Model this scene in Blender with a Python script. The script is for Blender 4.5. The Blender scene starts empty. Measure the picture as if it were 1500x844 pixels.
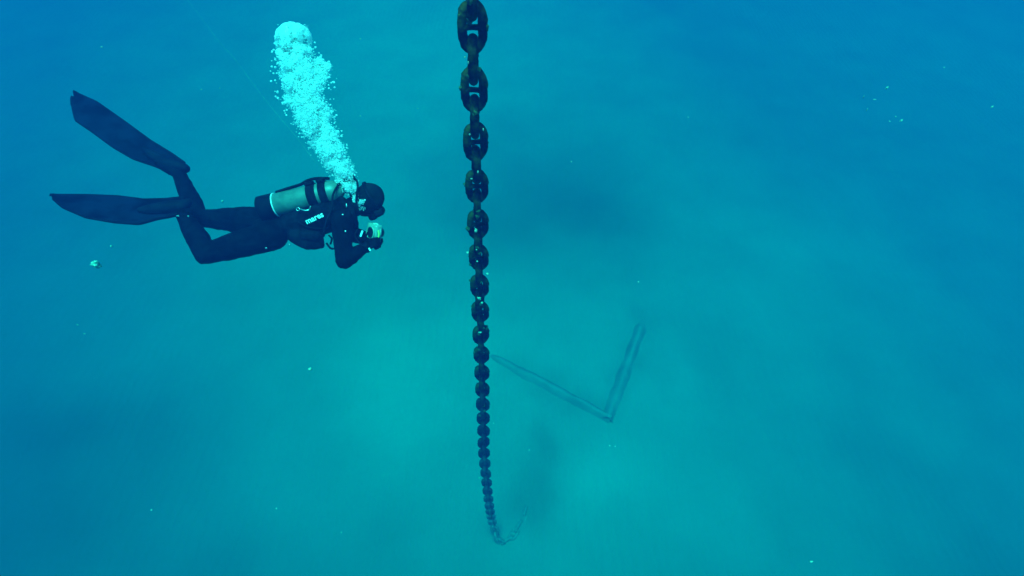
import bpy, bmesh, math, random
from mathutils import Vector, Matrix, noise
from mathutils.bvhtree import BVHTree
random.seed(11)
R = math.radians
scene = bpy.context.scene
col = scene.collection

# ------------------------------------------------------------ camera
H = 9.9                     # camera height above the seabed
F = 773.0                   # focal length in photo pixels (1500 wide)
cam_d = bpy.data.cameras.new("camera")
cam = bpy.data.objects.new("camera", cam_d)
col.objects.link(cam)
CM = Matrix.Translation((0, 0, H)) @ Matrix.Rotation(R(40), 4, 'X') @ Matrix.Rotation(R(2.6), 4, 'Z')
cam.matrix_world = CM
cam_d.sensor_width = 36
cam_d.lens = 36 * F / 1500
cam_d.clip_start = 0.05
cam_d.clip_end = 400
scene.camera = cam

# ------------------------------------------------------------ sky, sun, exposure
SUN_EL, SUN_ROT = R(80), R(200)
world = bpy.data.worlds.new("World")
scene.world = world
world.use_nodes = True
wn = world.node_tree.nodes
wl = world.node_tree.links
wn.clear()
sky = wn.new('ShaderNodeTexSky')
sky.sky_type = 'NISHITA'
sky.sun_disc = False
sky.sun_elevation = SUN_EL
sky.sun_rotation = SUN_ROT
bg = wn.new('ShaderNodeBackground')
bg.inputs[1].default_value = 0.05
wo = wn.new('ShaderNodeOutputWorld')
wl.new(sky.outputs[0], bg.inputs[0])
wl.new(bg.outputs[0], wo.inputs[0])

sd = bpy.data.lights.new("sun", 'SUN')
sd.energy = 5.0
sd.angle = R(30)
sd.color = (1.0, 0.97, 0.92)
sun = bpy.data.objects.new("sun", sd)
col.objects.link(sun)
sdir = Vector((math.sin(SUN_ROT) * math.cos(SUN_EL), math.cos(SUN_ROT) * math.cos(SUN_EL), math.sin(SUN_EL)))
sun.rotation_euler = sdir.to_track_quat('Z', 'Y').to_euler()
sun.location = sdir * 60

scene.view_settings.view_transform = 'Standard'
scene.view_settings.look = 'None'
scene.view_settings.exposure = 0.93
scene.view_settings.gamma = 1
scene.render.engine = 'CYCLES'
cy = scene.cycles
cy.use_denoising = True
cy.volume_bounces = 0
cy.max_bounces = 14
cy.diffuse_bounces = 10
cy.glossy_bounces = 2
cy.transmission_bounces = 10
cy.transparent_max_bounces = 48


# ------------------------------------------------------------ helpers
def P(px, py, z):
    """a point seen at photo pixel (px, py), z metres along the view axis"""
    return CM @ Vector(((px - 750) / F * z, (422 - py) / F * z, -z))


def hills(x, y):
    return 0.10 * math.sin(x * 0.31 + 1.0) * math.cos(y * 0.27) + 0.05 * math.sin(x * 0.9 + y * 0.7)


def G(px, py, up=0.0):
    """the seabed point seen at photo pixel (px, py)"""
    o = CM.translation
    d = (P(px, py, 1) - o)
    t = -o.z / d.z
    for _ in range(6):
        q = o + d * t
        t = (hills(q.x, q.y) - o.z) / d.z
    q = o + d * t
    return Vector((q.x, q.y, hills(q.x, q.y) + up))


def tag(o, label=None, cat=None, group=None, kind=None):
    if label: o['label'] = label
    if cat: o['category'] = cat
    if group: o['group'] = group
    if kind: o['kind'] = kind
    return o


def link(name, me, mat=None, parent=None):
    o = bpy.data.objects.new(name, me)
    col.objects.link(o)
    if mat and not me.materials:
        me.materials.append(mat)
    if parent:
        o.parent = parent
        o.matrix_parent_inverse = parent_world(parent).inverted()
    return o


def parent_world(o):
    m = o.matrix_basis.copy()
    p = o
    while p.parent:
        m = p.parent.matrix_basis @ p.matrix_parent_inverse @ p.matrix_basis if p.parent.parent is None and p is o else m
        p = p.parent
    if o.parent:
        m = parent_world(o.parent) @ o.matrix_parent_inverse @ o.matrix_basis
    return m


def mesh(name, bm, mat=None, parent=None, smooth=True):
    bmesh.ops.recalc_face_normals(bm, faces=bm.faces)
    me = bpy.data.meshes.new(name)
    bm.to_mesh(me)
    bm.free()
    if smooth:
        me.polygons.foreach_set('use_smooth', [True] * len(me.polygons))
    return link(name, me, mat, parent)


def empty(name, loc=(0, 0, 0)):
    o = bpy.data.objects.new(name, None)
    o.empty_display_size = 0.1
    col.objects.link(o)
    o.location = loc
    return o


def frame(axis, ref=(0, 0, 1)):
    a = Vector(axis).normalized()
    r = Vector(ref)
    if abs(a.dot(r.normalized())) > 0.98:
        r = Vector((1, 0, 0)) if abs(a.x) < 0.9 else Vector((0, 1, 0))
    x = r.cross(a).normalized()
    y = a.cross(x)
    return x, y, a


def smooth_path(pts, n=8):
    """Catmull-Rom through the points"""
    pts = [Vector(p) for p in pts]
    q = [pts[0] * 2 - pts[1]] + pts + [pts[-1] * 2 - pts[-2]]
    out = []
    for i in range(1, len(q) - 2):
        p0, p1, p2, p3 = q[i - 1:i + 3]
        for k in range(n):
            t = k / n
            out.append(0.5 * ((2 * p1) + (p2 - p0) * t + (2 * p0 - 5 * p1 + 4 * p2 - p3) * t * t + (3 * p1 - p0 - 3 * p2 + p3) * t ** 3))
    out.append(pts[-1])
    return out


def tube(bm, pts, r, seg=10, closed=False, caps=True, ref=None):
    """a round tube through the points; r is a number or one per point, or (ra, rb) pairs"""
    pts = [Vector(p) for p in pts]
    n = len(pts)
    rings = []
    x = None
    for i, p in enumerate(pts):
        a = pts[(i + 1) % n] if (closed or i < n - 1) else p
        b = pts[i - 1] if (closed or i > 0) else p
        t = (a - b).normalized()
        if x is None:
            x, y, _ = frame(t, ref or (0.13, 0.2, 0.97))
        else:
            x = (x - t * x.dot(t)).normalized()
            y = t.cross(x)
        rr = r[i] if isinstance(r, (list, tuple)) else r
        ra, rb = rr if isinstance(rr, (list, tuple)) else (rr, rr)
        rings.append([bm.verts.new(p + x * (math.cos(2 * math.pi * k / seg) * ra) + y * (math.sin(2 * math.pi * k / seg) * rb)) for k in range(seg)])
    m = n if closed else n - 1
    for i in range(m):
        A, B = rings[i], rings[(i + 1) % n]
        for k in range(seg):
            bm.faces.new((A[k], A[(k + 1) % seg], B[(k + 1) % seg], B[k]))
    if caps and not closed:
        bm.faces.new(rings[0][::-1])
        bm.faces.new(rings[-1])


def lathe(bm, base, axis, prof, seg=32, ref=(0, 0, 1)):
    """prof: list of (distance along the axis, radius)"""
    x, y, a = frame(axis, ref)
    base = Vector(base)
    rings = []
    for h, r in prof:
        c = base + a * h
        rings.append([bm.verts.new(c + (x * math.cos(2 * math.pi * k / seg) + y * math.sin(2 * math.pi * k / seg)) * max(r, 1e-4)) for k in range(seg)])
    for i in range(len(rings) - 1):
        A, B = rings[i], rings[i + 1]
        for k in range(seg):
            bm.faces.new((A[k], A[(k + 1) % seg], B[(k + 1) % seg], B[k]))
    bm.faces.new(rings[0][::-1])
    bm.faces.new(rings[-1])


def box(bm, c, ax, ay, az, sx, sy, sz, bev=0.0):
    c = Vector(c)
    t = bmesh.new()
    bmesh.ops.create_cube(t, size=1.0)
    for v in t.verts:
        v.co = Vector((v.co.x * sx, v.co.y * sy, v.co.z * sz))
    if bev:
        bmesh.ops.bevel(t, geom=list(t.edges), offset=bev, segments=3, profile=0.5, affect='EDGES')
    M = Matrix((ax, ay, az)).transposed()
    for v in t.verts:
        v.co = M @ v.co + c
    merge(bm, t)


def merge(bm, t):
    idx = {}
    for v in t.verts:
        idx[v] = bm.verts.new(v.co)
    for f in t.faces:
        bm.faces.new([idx[v] for v in f.verts])
    t.free()


def ell(c, r, M=None, sub=2):
    """points of an ellipsoid"""
    t = bmesh.new()
    bmesh.ops.create_icosphere(t, subdivisions=sub, radius=1)
    rr = r if isinstance(r, (list, tuple)) else (r, r, r)
    out = []
    for v in t.verts:
        q = Vector((v.co.x * rr[0], v.co.y * rr[1], v.co.z * rr[2]))
        if M: q = M @ q
        out.append(q + Vector(c))
    t.free()
    return out


def hull(bm, pts):
    t = bmesh.new()
    vs = [t.verts.new(p) for p in pts]
    bmesh.ops.convex_hull(t, input=vs)
    loose = [v for v in t.verts if not v.link_faces]
    bmesh.ops.delete(t, geom=loose, context='VERTS')
    merge(bm, t)


def limb(bm, nodes, M=None, sub=2):
    """tapered chain of hulls; nodes = [(point, radius or (rx, ry, rz))]"""
    for (a, ra), (b, rb) in zip(nodes, nodes[1:]):
        hull(bm, ell(a, ra, M, sub) + ell(b, rb, M, sub))


def fuse(name, bm, mat, parent, voxel, smooth_it=6, wrinkle=0.0):
    """one continuous skin from the overlapping hulls"""
    me = bpy.data.meshes.new(name)
    bm.to_mesh(me)
    bm.free()
    o = bpy.data.objects.new(name, me)
    col.objects.link(o)
    m = o.modifiers.new('r', 'REMESH')
    m.mode = 'VOXEL'
    m.voxel_size = voxel
    m.use_smooth_shade = True
    s = o.modifiers.new('s', 'SMOOTH')
    s.factor = 0.5
    s.iterations = smooth_it
    dg = bpy.context.evaluated_depsgraph_get()
    dg.update()
    new = bpy.data.meshes.new_from_object(o.evaluated_get(dg))
    bpy.data.objects.remove(o)
    bpy.data.meshes.remove(me)
    new.name = name
    if wrinkle:
        new.update()
        nrm_ = [v.normal.copy() for v in new.vertices]
        for v, n_ in zip(new.vertices, nrm_):
            q = v.co
            w = noise.noise(q * 9) * 1.0 + noise.noise(Vector((q.x * 30, q.y * 30, q.z * 30))) * 0.55 + abs(noise.noise(q * 17 + Vector((5, 0, 0)))) * -0.9
            v.co = q + n_ * (w * wrinkle)
    new.polygons.foreach_set('use_smooth', [True] * len(new.polygons))
    return link(name, new, mat, parent)


# ------------------------------------------------------------ materials
def material(name, c1, c2=None, scale=8.0, rough=0.6, bump=0.0, bscale=60.0, metal=0.0, spec=0.5, lo=0.4, hi=0.6, detail=6, coords='Object'):
    m = bpy.data.materials.new(name)
    m.use_nodes = True
    n, l = m.node_tree.nodes, m.node_tree.links
    b = n['Principled BSDF']
    b.inputs['Base Color'].default_value = (*c1, 1)
    b.inputs['Roughness'].default_value = rough
    b.inputs['Metallic'].default_value = metal
    b.inputs['Specular IOR Level'].default_value = spec
    tc = n.new('ShaderNodeTexCoord')
    if c2:
        t = n.new('ShaderNodeTexNoise')
        t.inputs['Scale'].default_value = scale
        t.inputs['Detail'].default_value = detail
        l.new(tc.outputs[coords], t.inputs['Vector'])
        r = n.new('ShaderNodeValToRGB')
        r.color_ramp.elements[0].position = lo
        r.color_ramp.elements[1].position = hi
        r.color_ramp.elements[0].color = (*c1, 1)
        r.color_ramp.elements[1].color = (*c2, 1)
        l.new(t.outputs['Fac'], r.inputs['Fac'])
        l.new(r.outputs['Color'], b.inputs['Base Color'])
    if bump:
        t = n.new('ShaderNodeTexNoise')
        t.inputs['Scale'].default_value = bscale
        t.inputs['Detail'].default_value = 5
        l.new(tc.outputs[coords], t.inputs['Vector'])
        bp = n.new('ShaderNodeBump')
        bp.inputs['Strength'].default_value = bump
        bp.inputs['Distance'].default_value = 0.01
        l.new(t.outputs['Fac'], bp.inputs['Height'])
        l.new(bp.outputs['Normal'], b.inputs['Normal'])
    return m


M_neo = material('neoprene', (0.002, 0.002, 0.005), (0.005, 0.005, 0.010), 14, 0.85, 0.3, 90, spec=0.04)
M_hood = material('hood_neoprene', (0.005, 0.006, 0.009), (0.010, 0.011, 0.015), 10, 0.85, 0.3, 120, spec=0.08)
M_vest = material('vest_nylon', (0.003, 0.003, 0.007), (0.008, 0.008, 0.015), 20, 0.85, 0.5, 70, spec=0.06)
M_rub = material('black_rubber', (0.003, 0.003, 0.009), (0.007, 0.007, 0.015), 12, 0.7, 0.2, 60, spec=0.08)
M_blade = material('fin_rubber', (0.001, 0.001, 0.006), (0.006, 0.007, 0.022), 7, 0.7, 0.4, 40, spec=0.05)
M_tank = material('worn_tank_paint', (0.08, 0.135, 0.12), (0.12, 0.185, 0.16), 16, 0.45, 0.1, 60, metal=0.15)
M_white = material('white_print', (0.8, 0.8, 0.8), (0.7, 0.7, 0.7), 30, 0.6)
M_steel = material('stainless_steel', (0.55, 0.55, 0.55), (0.4, 0.4, 0.4), 30, 0.3, metal=0.9)
M_house = material('pale_housing_plastic', (0.20, 0.30, 0.26), (0.28, 0.38, 0.32), 30, 0.25, spec=0.6)
M_yel = material('yellow_plastic', (0.60, 0.62, 0.08), (0.5, 0.5, 0.07), 20, 0.4)
M_lens = material('dark_lens_glass', (0.01, 0.012, 0.016), rough=0.05, spec=0.8)
M_iron = material('rusted_iron_with_algae', (0.003, 0.003, 0.004), (0.070, 0.070, 0.016), 11, 0.95, 0.9, 55, spec=0.04, lo=0.46, hi=0.68)
M_hazed = material('haze_paled_iron', (0.13, 0.15, 0.17), (0.18, 0.20, 0.22), 20, 0.95, 0.8, 55, spec=0.1)  # pale iron: fading through the water put into the colour
M_grow = material('pale_encrusting_growth', (0.18, 0.30, 0.20), (0.5, 0.6, 0.45), 90, 0.8, 0.8, 150)
M_algae = material('green_algae', (0.02, 0.05, 0.015), (0.06, 0.11, 0.03), 60, 0.9, 0.8, 120)
M_speck = material('pale_organic_fleck', (0.26, 0.32, 0.30), (0.36, 0.42, 0.38), 200, 0.7)
M_jelly = material('green_gelatinous_scrap', (0.24, 0.42, 0.30), (0.38, 0.55, 0.42), 60, 0.5)
M_rope = material('thin_nylon_line', (0.36, 0.38, 0.36), (0.22, 0.24, 0.22), 9, 0.6)
M_beam = material('sunken_steel', (0.132, 0.155, 0.18), (0.155, 0.178, 0.205), 2, 0.9, 0.8, 12)
M_rock = material('reef_rock', (0.12, 0.15, 0.185), (0.17, 0.20, 0.23), 0.5, 0.95, 1.0, 7)
M_grass = material('seagrass_blade', (0.09, 0.12, 0.14), (0.13, 0.16, 0.18), 3, 0.7)

# bubbles: thin bright skins of air that pass some of the light
M_bub = bpy.data.materials.new('air_bubble')
M_bub.use_nodes = True
n, l = M_bub.node_tree.nodes, M_bub.node_tree.links
n.clear()
o_ = n.new('ShaderNodeOutputMaterial')
tr = n.new('ShaderNodeBsdfTransparent')
df = n.new('ShaderNodeBsdfDiffuse'); df.inputs[0].default_value = (0.99, 0.99, 0.99, 1)
tl = n.new('ShaderNodeBsdfTranslucent'); tl.inputs[0].default_value = (0.99, 0.99, 0.99, 1)
gl = n.new('ShaderNodeBsdfGlossy'); gl.inputs['Roughness'].default_value = 0.12
m1 = n.new('ShaderNodeMixShader'); m1.inputs[0].default_value = 0.5
m2 = n.new('ShaderNodeMixShader'); m2.inputs[0].default_value = 0.03
m3 = n.new('ShaderNodeMixShader')
lw = n.new('ShaderNodeLayerWeight'); lw.inputs[0].default_value = 0.35
mr = n.new('ShaderNodeMapRange'); mr.inputs[3].default_value = 0.6; mr.inputs[4].default_value = 1.0
l.new(lw.outputs['Facing'], mr.inputs[0])
l.new(df.outputs[0], m1.inputs[1]); l.new(tl.outputs[0], m1.inputs[2])
l.new(m1.outputs[0], m2.inputs[1]); l.new(gl.outputs[0], m2.inputs[2])
l.new(mr.outputs[0], m3.inputs[0]); l.new(tr.outputs[0], m3.inputs[1]); l.new(m2.outputs[0], m3.inputs[2])
l.new(m3.outputs[0], o_.inputs[0])

# sand with ripples and weed-grown patches; vignette painted in toward the edges
M_sand = bpy.data.materials.new('sand')
M_sand.use_nodes = True
n, l = M_sand.node_tree.nodes, M_sand.node_tree.links
b = n['Principled BSDF']
b.inputs['Roughness'].default_value = 0.95
b.inputs['Specular IOR Level'].default_value = 0.1
tc = n.new('ShaderNodeTexCoord')
t1 = n.new('ShaderNodeTexNoise'); t1.inputs['Scale'].default_value = 0.16; t1.inputs['Detail'].default_value = 5; t1.inputs['Distortion'].default_value = 0.4
t2 = n.new('ShaderNodeTexNoise'); t2.inputs['Scale'].default_value = 0.55; t2.inputs['Detail'].default_value = 4
gp = n.new('ShaderNodeNewGeometry')
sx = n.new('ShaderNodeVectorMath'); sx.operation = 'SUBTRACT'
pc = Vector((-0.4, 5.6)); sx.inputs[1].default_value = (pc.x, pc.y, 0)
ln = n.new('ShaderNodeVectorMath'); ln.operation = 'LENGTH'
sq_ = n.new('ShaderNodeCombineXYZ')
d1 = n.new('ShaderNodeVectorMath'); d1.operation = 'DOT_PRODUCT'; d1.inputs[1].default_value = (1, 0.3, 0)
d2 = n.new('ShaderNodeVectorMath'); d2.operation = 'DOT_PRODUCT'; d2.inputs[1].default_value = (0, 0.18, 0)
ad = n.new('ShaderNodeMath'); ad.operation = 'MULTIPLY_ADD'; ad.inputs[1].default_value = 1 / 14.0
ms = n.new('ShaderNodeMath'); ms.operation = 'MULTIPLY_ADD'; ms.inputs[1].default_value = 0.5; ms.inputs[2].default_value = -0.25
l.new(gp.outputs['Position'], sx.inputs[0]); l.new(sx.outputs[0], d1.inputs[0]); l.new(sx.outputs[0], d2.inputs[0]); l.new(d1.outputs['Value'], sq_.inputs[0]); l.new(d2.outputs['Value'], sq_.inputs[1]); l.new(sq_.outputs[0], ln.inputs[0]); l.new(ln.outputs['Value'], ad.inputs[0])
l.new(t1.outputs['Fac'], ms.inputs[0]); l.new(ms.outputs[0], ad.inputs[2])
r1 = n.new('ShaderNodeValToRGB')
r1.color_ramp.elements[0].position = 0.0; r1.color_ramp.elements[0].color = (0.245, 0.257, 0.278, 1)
r1.color_ramp.elements[1].position = 0.95; r1.color_ramp.elements[1].color = (0.102, 0.130, 0.194, 1)  # darker, bluer outward: vignette and water tint painted into the bed
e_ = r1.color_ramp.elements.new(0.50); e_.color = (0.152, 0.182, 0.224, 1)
mx = n.new('ShaderNodeMixRGB'); mx.blend_type = 'MULTIPLY'; mx.inputs[0].default_value = 0.35
r2 = n.new('ShaderNodeValToRGB')
r2.color_ramp.elements[0].position = 0.3; r2.color_ramp.elements[0].color = (0.55, 0.55, 0.55, 1)
r2.color_ramp.elements[1].position = 0.7; r2.color_ramp.elements[1].color = (1, 1, 1, 1)
for t in (t1, t2): l.new(tc.outputs['Object'], t.inputs['Vector'])
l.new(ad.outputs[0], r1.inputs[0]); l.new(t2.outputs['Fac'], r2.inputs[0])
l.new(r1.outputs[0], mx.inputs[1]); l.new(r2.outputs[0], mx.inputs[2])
# weed-dark and pale areas of the bed, edge vignette painted in: (photo pixel, reach x, reach y, amount; negative = paler sand)
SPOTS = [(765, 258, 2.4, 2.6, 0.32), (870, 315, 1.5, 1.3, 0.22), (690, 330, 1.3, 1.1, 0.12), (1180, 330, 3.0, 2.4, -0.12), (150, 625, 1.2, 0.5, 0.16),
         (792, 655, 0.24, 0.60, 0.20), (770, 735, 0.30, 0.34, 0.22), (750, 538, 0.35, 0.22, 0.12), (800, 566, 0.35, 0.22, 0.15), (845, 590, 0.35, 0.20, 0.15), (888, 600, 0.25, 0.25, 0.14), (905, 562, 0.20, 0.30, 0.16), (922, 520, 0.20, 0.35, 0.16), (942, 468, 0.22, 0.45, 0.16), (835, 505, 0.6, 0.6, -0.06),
         (1003, 548, 0.30, 0.40, -0.16), (885, 705, 0.50, 0.40, -0.14), (590, 570, 1.0, 1.1, -0.20), (-80, 790, 3.0, 1.9, 0.36), (760, 900, 5.0, 0.9, 0.22), (-100, 420, 3.6, 3.4, 0.15),  # last three paint the vignette's dark left and bottom
         (1500, 880, 2.5, 1.5, 0.16), (1500, 420, 3.0, 3.0, -0.12), (1420, 40, 9.0, 9.0, -0.45), (620, 10, 7.0, 6.0, -0.28)]  # corner falloff and brighter far water painted into the sand
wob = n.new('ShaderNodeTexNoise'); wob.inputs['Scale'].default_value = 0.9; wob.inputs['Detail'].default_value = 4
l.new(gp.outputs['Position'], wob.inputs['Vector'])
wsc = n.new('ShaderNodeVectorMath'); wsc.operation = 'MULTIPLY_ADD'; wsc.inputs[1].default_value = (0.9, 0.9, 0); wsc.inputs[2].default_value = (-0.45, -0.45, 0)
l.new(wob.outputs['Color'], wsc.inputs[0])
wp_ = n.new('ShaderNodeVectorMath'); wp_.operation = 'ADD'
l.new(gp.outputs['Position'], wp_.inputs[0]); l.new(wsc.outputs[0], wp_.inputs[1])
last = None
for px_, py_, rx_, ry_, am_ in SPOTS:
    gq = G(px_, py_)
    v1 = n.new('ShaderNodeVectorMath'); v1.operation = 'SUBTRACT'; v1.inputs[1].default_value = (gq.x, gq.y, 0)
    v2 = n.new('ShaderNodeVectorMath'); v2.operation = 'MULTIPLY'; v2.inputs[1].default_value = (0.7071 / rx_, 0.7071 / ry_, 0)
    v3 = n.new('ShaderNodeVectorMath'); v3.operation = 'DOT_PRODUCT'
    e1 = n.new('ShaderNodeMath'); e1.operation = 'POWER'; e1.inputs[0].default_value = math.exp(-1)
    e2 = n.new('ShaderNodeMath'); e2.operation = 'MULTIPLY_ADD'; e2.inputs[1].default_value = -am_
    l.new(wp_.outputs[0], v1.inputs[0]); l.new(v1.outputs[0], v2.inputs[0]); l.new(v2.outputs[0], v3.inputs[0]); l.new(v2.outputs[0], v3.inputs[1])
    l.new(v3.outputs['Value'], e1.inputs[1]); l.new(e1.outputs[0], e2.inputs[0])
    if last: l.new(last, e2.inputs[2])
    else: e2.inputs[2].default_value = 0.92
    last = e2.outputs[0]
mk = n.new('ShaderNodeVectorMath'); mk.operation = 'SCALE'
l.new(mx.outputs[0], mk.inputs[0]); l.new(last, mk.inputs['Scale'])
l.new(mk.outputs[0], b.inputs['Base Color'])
wv = n.new('ShaderNodeTexWave'); wv.inputs['Scale'].default_value = 1.6; wv.inputs['Distortion'].default_value = 5; wv.inputs['Detail'].default_value = 3
l.new(tc.outputs['Object'], wv.inputs['Vector'])
bp = n.new('ShaderNodeBump'); bp.inputs['Strength'].default_value = 0.3; bp.inputs['Distance'].default_value = 0.03
l.new(wv.outputs['Fac'], bp.inputs['Height']); l.new(bp.outputs[0], b.inputs['Normal'])

# ------------------------------------------------------------ seabed
bm = bmesh.new()
N, S = 220, 70.0
vs = []
for j in range(N + 1):
    for i in range(N + 1):
        x = -S + 2 * S * i / N
        y = -S + 20 + 2 * S * j / N
        vs.append(bm.verts.new((x, y, hills(x, y))))
for j in range(N):
    for i in range(N):
        a = j * (N + 1) + i
        bm.faces.new((vs[a], vs[a + 1], vs[a + N + 2], vs[a + N + 1]))
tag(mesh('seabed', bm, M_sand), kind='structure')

# ------------------------------------------------------------ the water itself
bm = bmesh.new()
bmesh.ops.create_cube(bm, size=1)
for v in bm.verts:
    v.co = Vector((v.co.x * (2 * S + 4), 20 + v.co.y * (2 * S + 4), -1.3 if v.co.z < 0 else H + 1.6))
M_water = bpy.data.materials.new('sea_water')
M_water.use_nodes = True
n, l = M_water.node_tree.nodes, M_water.node_tree.links
n.clear()
mo = n.new('ShaderNodeOutputMaterial')
pv = n.new('ShaderNodeVolumePrincipled')
SC = (0.001, 0.0085, 0.050)
AB = (0.50, 0.025, 0.008)
D = 0.52
pv.inputs['Density'].default_value = D
pv.inputs['Color'].default_value = (SC[0] / D, SC[1] / D, SC[2] / D, 1)
# Cycles squares-roots the absorption colour: absorption = D*(1-color)*(1-sqrt(A))
pv.inputs['Absorption Color'].default_value = tuple(max(0, 1 - AB[i] / (D * (1 - SC[i] / D))) ** 2 for i in range(3)) + (1,)
pv.inputs['Anisotropy'].default_value = 0.10
l.new(pv.outputs[0], mo.inputs['Volume'])
hz = mesh('haze', bm, M_water, smooth=False)
tag(hz, 'blue green sea water filling the whole scene', 'water', kind='stuff')


# ------------------------------------------------------------ anchor chain
d = 0.040
def link_mesh():
    bm = bmesh.new()
    pts = []
    hw, hl = 1.22 * d, 2.56 * d
    for k in range(54):
        a = 2 * math.pi * k / 54
        c, s = math.cos(a), math.sin(a)
        e = 0.80
        x = hw * math.copysign(abs(c) ** e, c)
        z = hl * math.copysign(abs(s) ** 1.0, s)
        # straighter flanks
        x = hw * max(-1, min(1, x / hw * 1.08))
        pts.append((x, 0, z))
    rad = [d * (0.56 + 0.04 * abs(math.sin(2 * math.pi * k / 54))) for k in range(54)]
    tube(bm, pts, rad, 16, closed=True, ref=(0, 1, 0.01))
    for v in bm.verts:
        v.co += noise.noise_vector(v.co * 38) * 0.0045 + noise.noise_vector(v.co * 110) * 0.0022
    return bm
def stud_mesh():
    bm = bmesh.new()
    pts = [(x * d, 0, 0) for x in (-1.2, -0.9, -0.5, 0, 0.5, 0.9, 1.2)]
    tube(bm, pts, [(q * d, q * d * 0.8) for q in (0.62, 0.54, 0.44, 0.40, 0.44, 0.54, 0.62)], 12)
    for v in bm.verts:
        v.co += noise.noise_vector(v.co * 60) * 0.0015
    return bm
def lump(bm, c, r, seed, amp=0.5, sub=3, sq=(1, 1, 1)):
    t = bmesh.new()
    bmesh.ops.create_icosphere(t, subdivisions=sub, radius=1)
    for v in t.verts:
        k = 1 + amp * noise.noise(v.co * 1.7 + Vector((seed, seed * 2, 0))) + amp * 0.4 * noise.noise(v.co * 5 + Vector((seed, 0, seed)))
        v.co = Vector((v.co.x * sq[0], v.co.y * sq[1], v.co.z * sq[2])) * r * k + Vector(c)
    merge(bm, t)

chain = empty('anchor_chain', G(735, 795))
tag(chain, 'heavy rusted stud link anchor chain hanging down to the seabed and curving away', 'chain')
top = P(692, 40, 2.5)
z0c = 2.5
straight_end = None
# the hanging line goes straight down, leaning very slightly
pA = P(692, 40, 2.5)
pB = P(708, 622, 2.5 * 2.33)
dirn = (pB - pA).normalized()
ctrl = [pA - dirn * 1.6, pA, pA + dirn * 1.5, pA + dirn * 3.0, pB, pB + dirn * 0.9,
        P(716, 735, 7.75), P(722, 768, 8.75)]
g0 = G(733, 795, 0.05)
ctrl += [g0, G(748, 788, 0.01), G(763, 765, -0.02), G(772, 742, -0.06), G(777, 718, -0.30)]
path = smooth_path(ctrl, 24)
# resample by arc length so that integer pairs fall on the photo's face-on links
cum = [0]
for a, b2 in zip(path, path[1:]):
    cum.append(cum[-1] + (b2 - a).length)
def at_len(s):
    for i in range(1, len(cum)):
        if cum[i] >= s:
            t = (s - cum[i - 1]) / max(1e-9, cum[i] - cum[i - 1])
            return path[i - 1].lerp(path[i], t)
    return path[-1]
s_first = 1.6                   # arc length of the link at (692, 40)
pitch = 4 * d
n_back = int(s_first / pitch)
lm, sm, gm = None, None, {}
faded = {}
idx = 0
s = s_first - n_back * pitch
side = (CM.to_3x3() @ Vector((1, 0, 0))).normalized()
count = 0
while s < cum[-1] - pitch and count < 98:
    c = at_len(s)
    tdir = (at_len(s + pitch * 0.5) - at_len(s - pitch * 0.5 if s > pitch else s)).normalized()
    k = round((s - s_first) / pitch)
    tw = noise.noise(Vector((k * 0.35, 3.1, 0))) * 0.55
    x = (side - tdir * side.dot(tdir)).normalized()
    y = tdir.cross(x)
    ang = tw + (0 if k % 2 == 0 else math.pi / 2)
    X = x * math.cos(ang) + y * math.sin(ang)
    Y = tdir.cross(X)
    Mw = Matrix((X, Y, tdir)).transposed().to_4x4()
    Mw.translation = c
    if lm is None:
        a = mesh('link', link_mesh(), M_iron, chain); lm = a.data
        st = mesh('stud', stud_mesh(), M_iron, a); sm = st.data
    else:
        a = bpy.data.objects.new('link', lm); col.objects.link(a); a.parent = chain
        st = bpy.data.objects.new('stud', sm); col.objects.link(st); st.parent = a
    tier = sum(c.z < q for q in (5.2, 3.6, 2.2, 1.1))     # paler toward the seabed: water haze painted into the iron
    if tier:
        if tier not in faded:
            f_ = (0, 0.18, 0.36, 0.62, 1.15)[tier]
            mt = material('haze_faded_iron', tuple(x * f_ for x in (0.13, 0.15, 0.17)), tuple(x * f_ for x in (0.19, 0.21, 0.23)), 20, 0.95, 0.8, 55, spec=0.05)
            faded[tier] = (lm.copy(), sm.copy())
            for q in faded[tier]: q.materials[0] = mt
        a.data, st.data = faded[tier]
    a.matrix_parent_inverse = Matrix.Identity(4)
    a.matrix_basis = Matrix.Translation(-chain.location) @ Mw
    st.matrix_parent_inverse = Matrix.Identity(4)
    st.matrix_basis = Matrix.Identity(4)
    if -1 <= k < 26:
        # tufts of algae and pale crusts on some links
        rr = random.Random(k * 7 + 3)
        for q in range(3):
            bmg = bmesh.new()
            aa = rr.uniform(0, 2 * math.pi)
            e = (math.cos(aa) * 1.22 * d, rr.uniform(-0.4, 0.4) * d, math.sin(aa) * 2.56 * d)
            off = Vector((math.cos(aa) * 0.46 * d, rr.choice((-1, 1)) * 0.25 * d, math.sin(aa) * 0.46 * d))
            lump(bmg, Vector(e) + off, rr.uniform(0.16, 0.34) * d, q * 3.3 + k, 0.9, 3, (1, 1, rr.uniform(0.6, 1.6)))
            ag = mesh('algae_tuft', bmg, M_algae, a)
            ag.matrix_parent_inverse = Matrix.Identity(4)
    s += pitch
    count += 1
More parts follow.
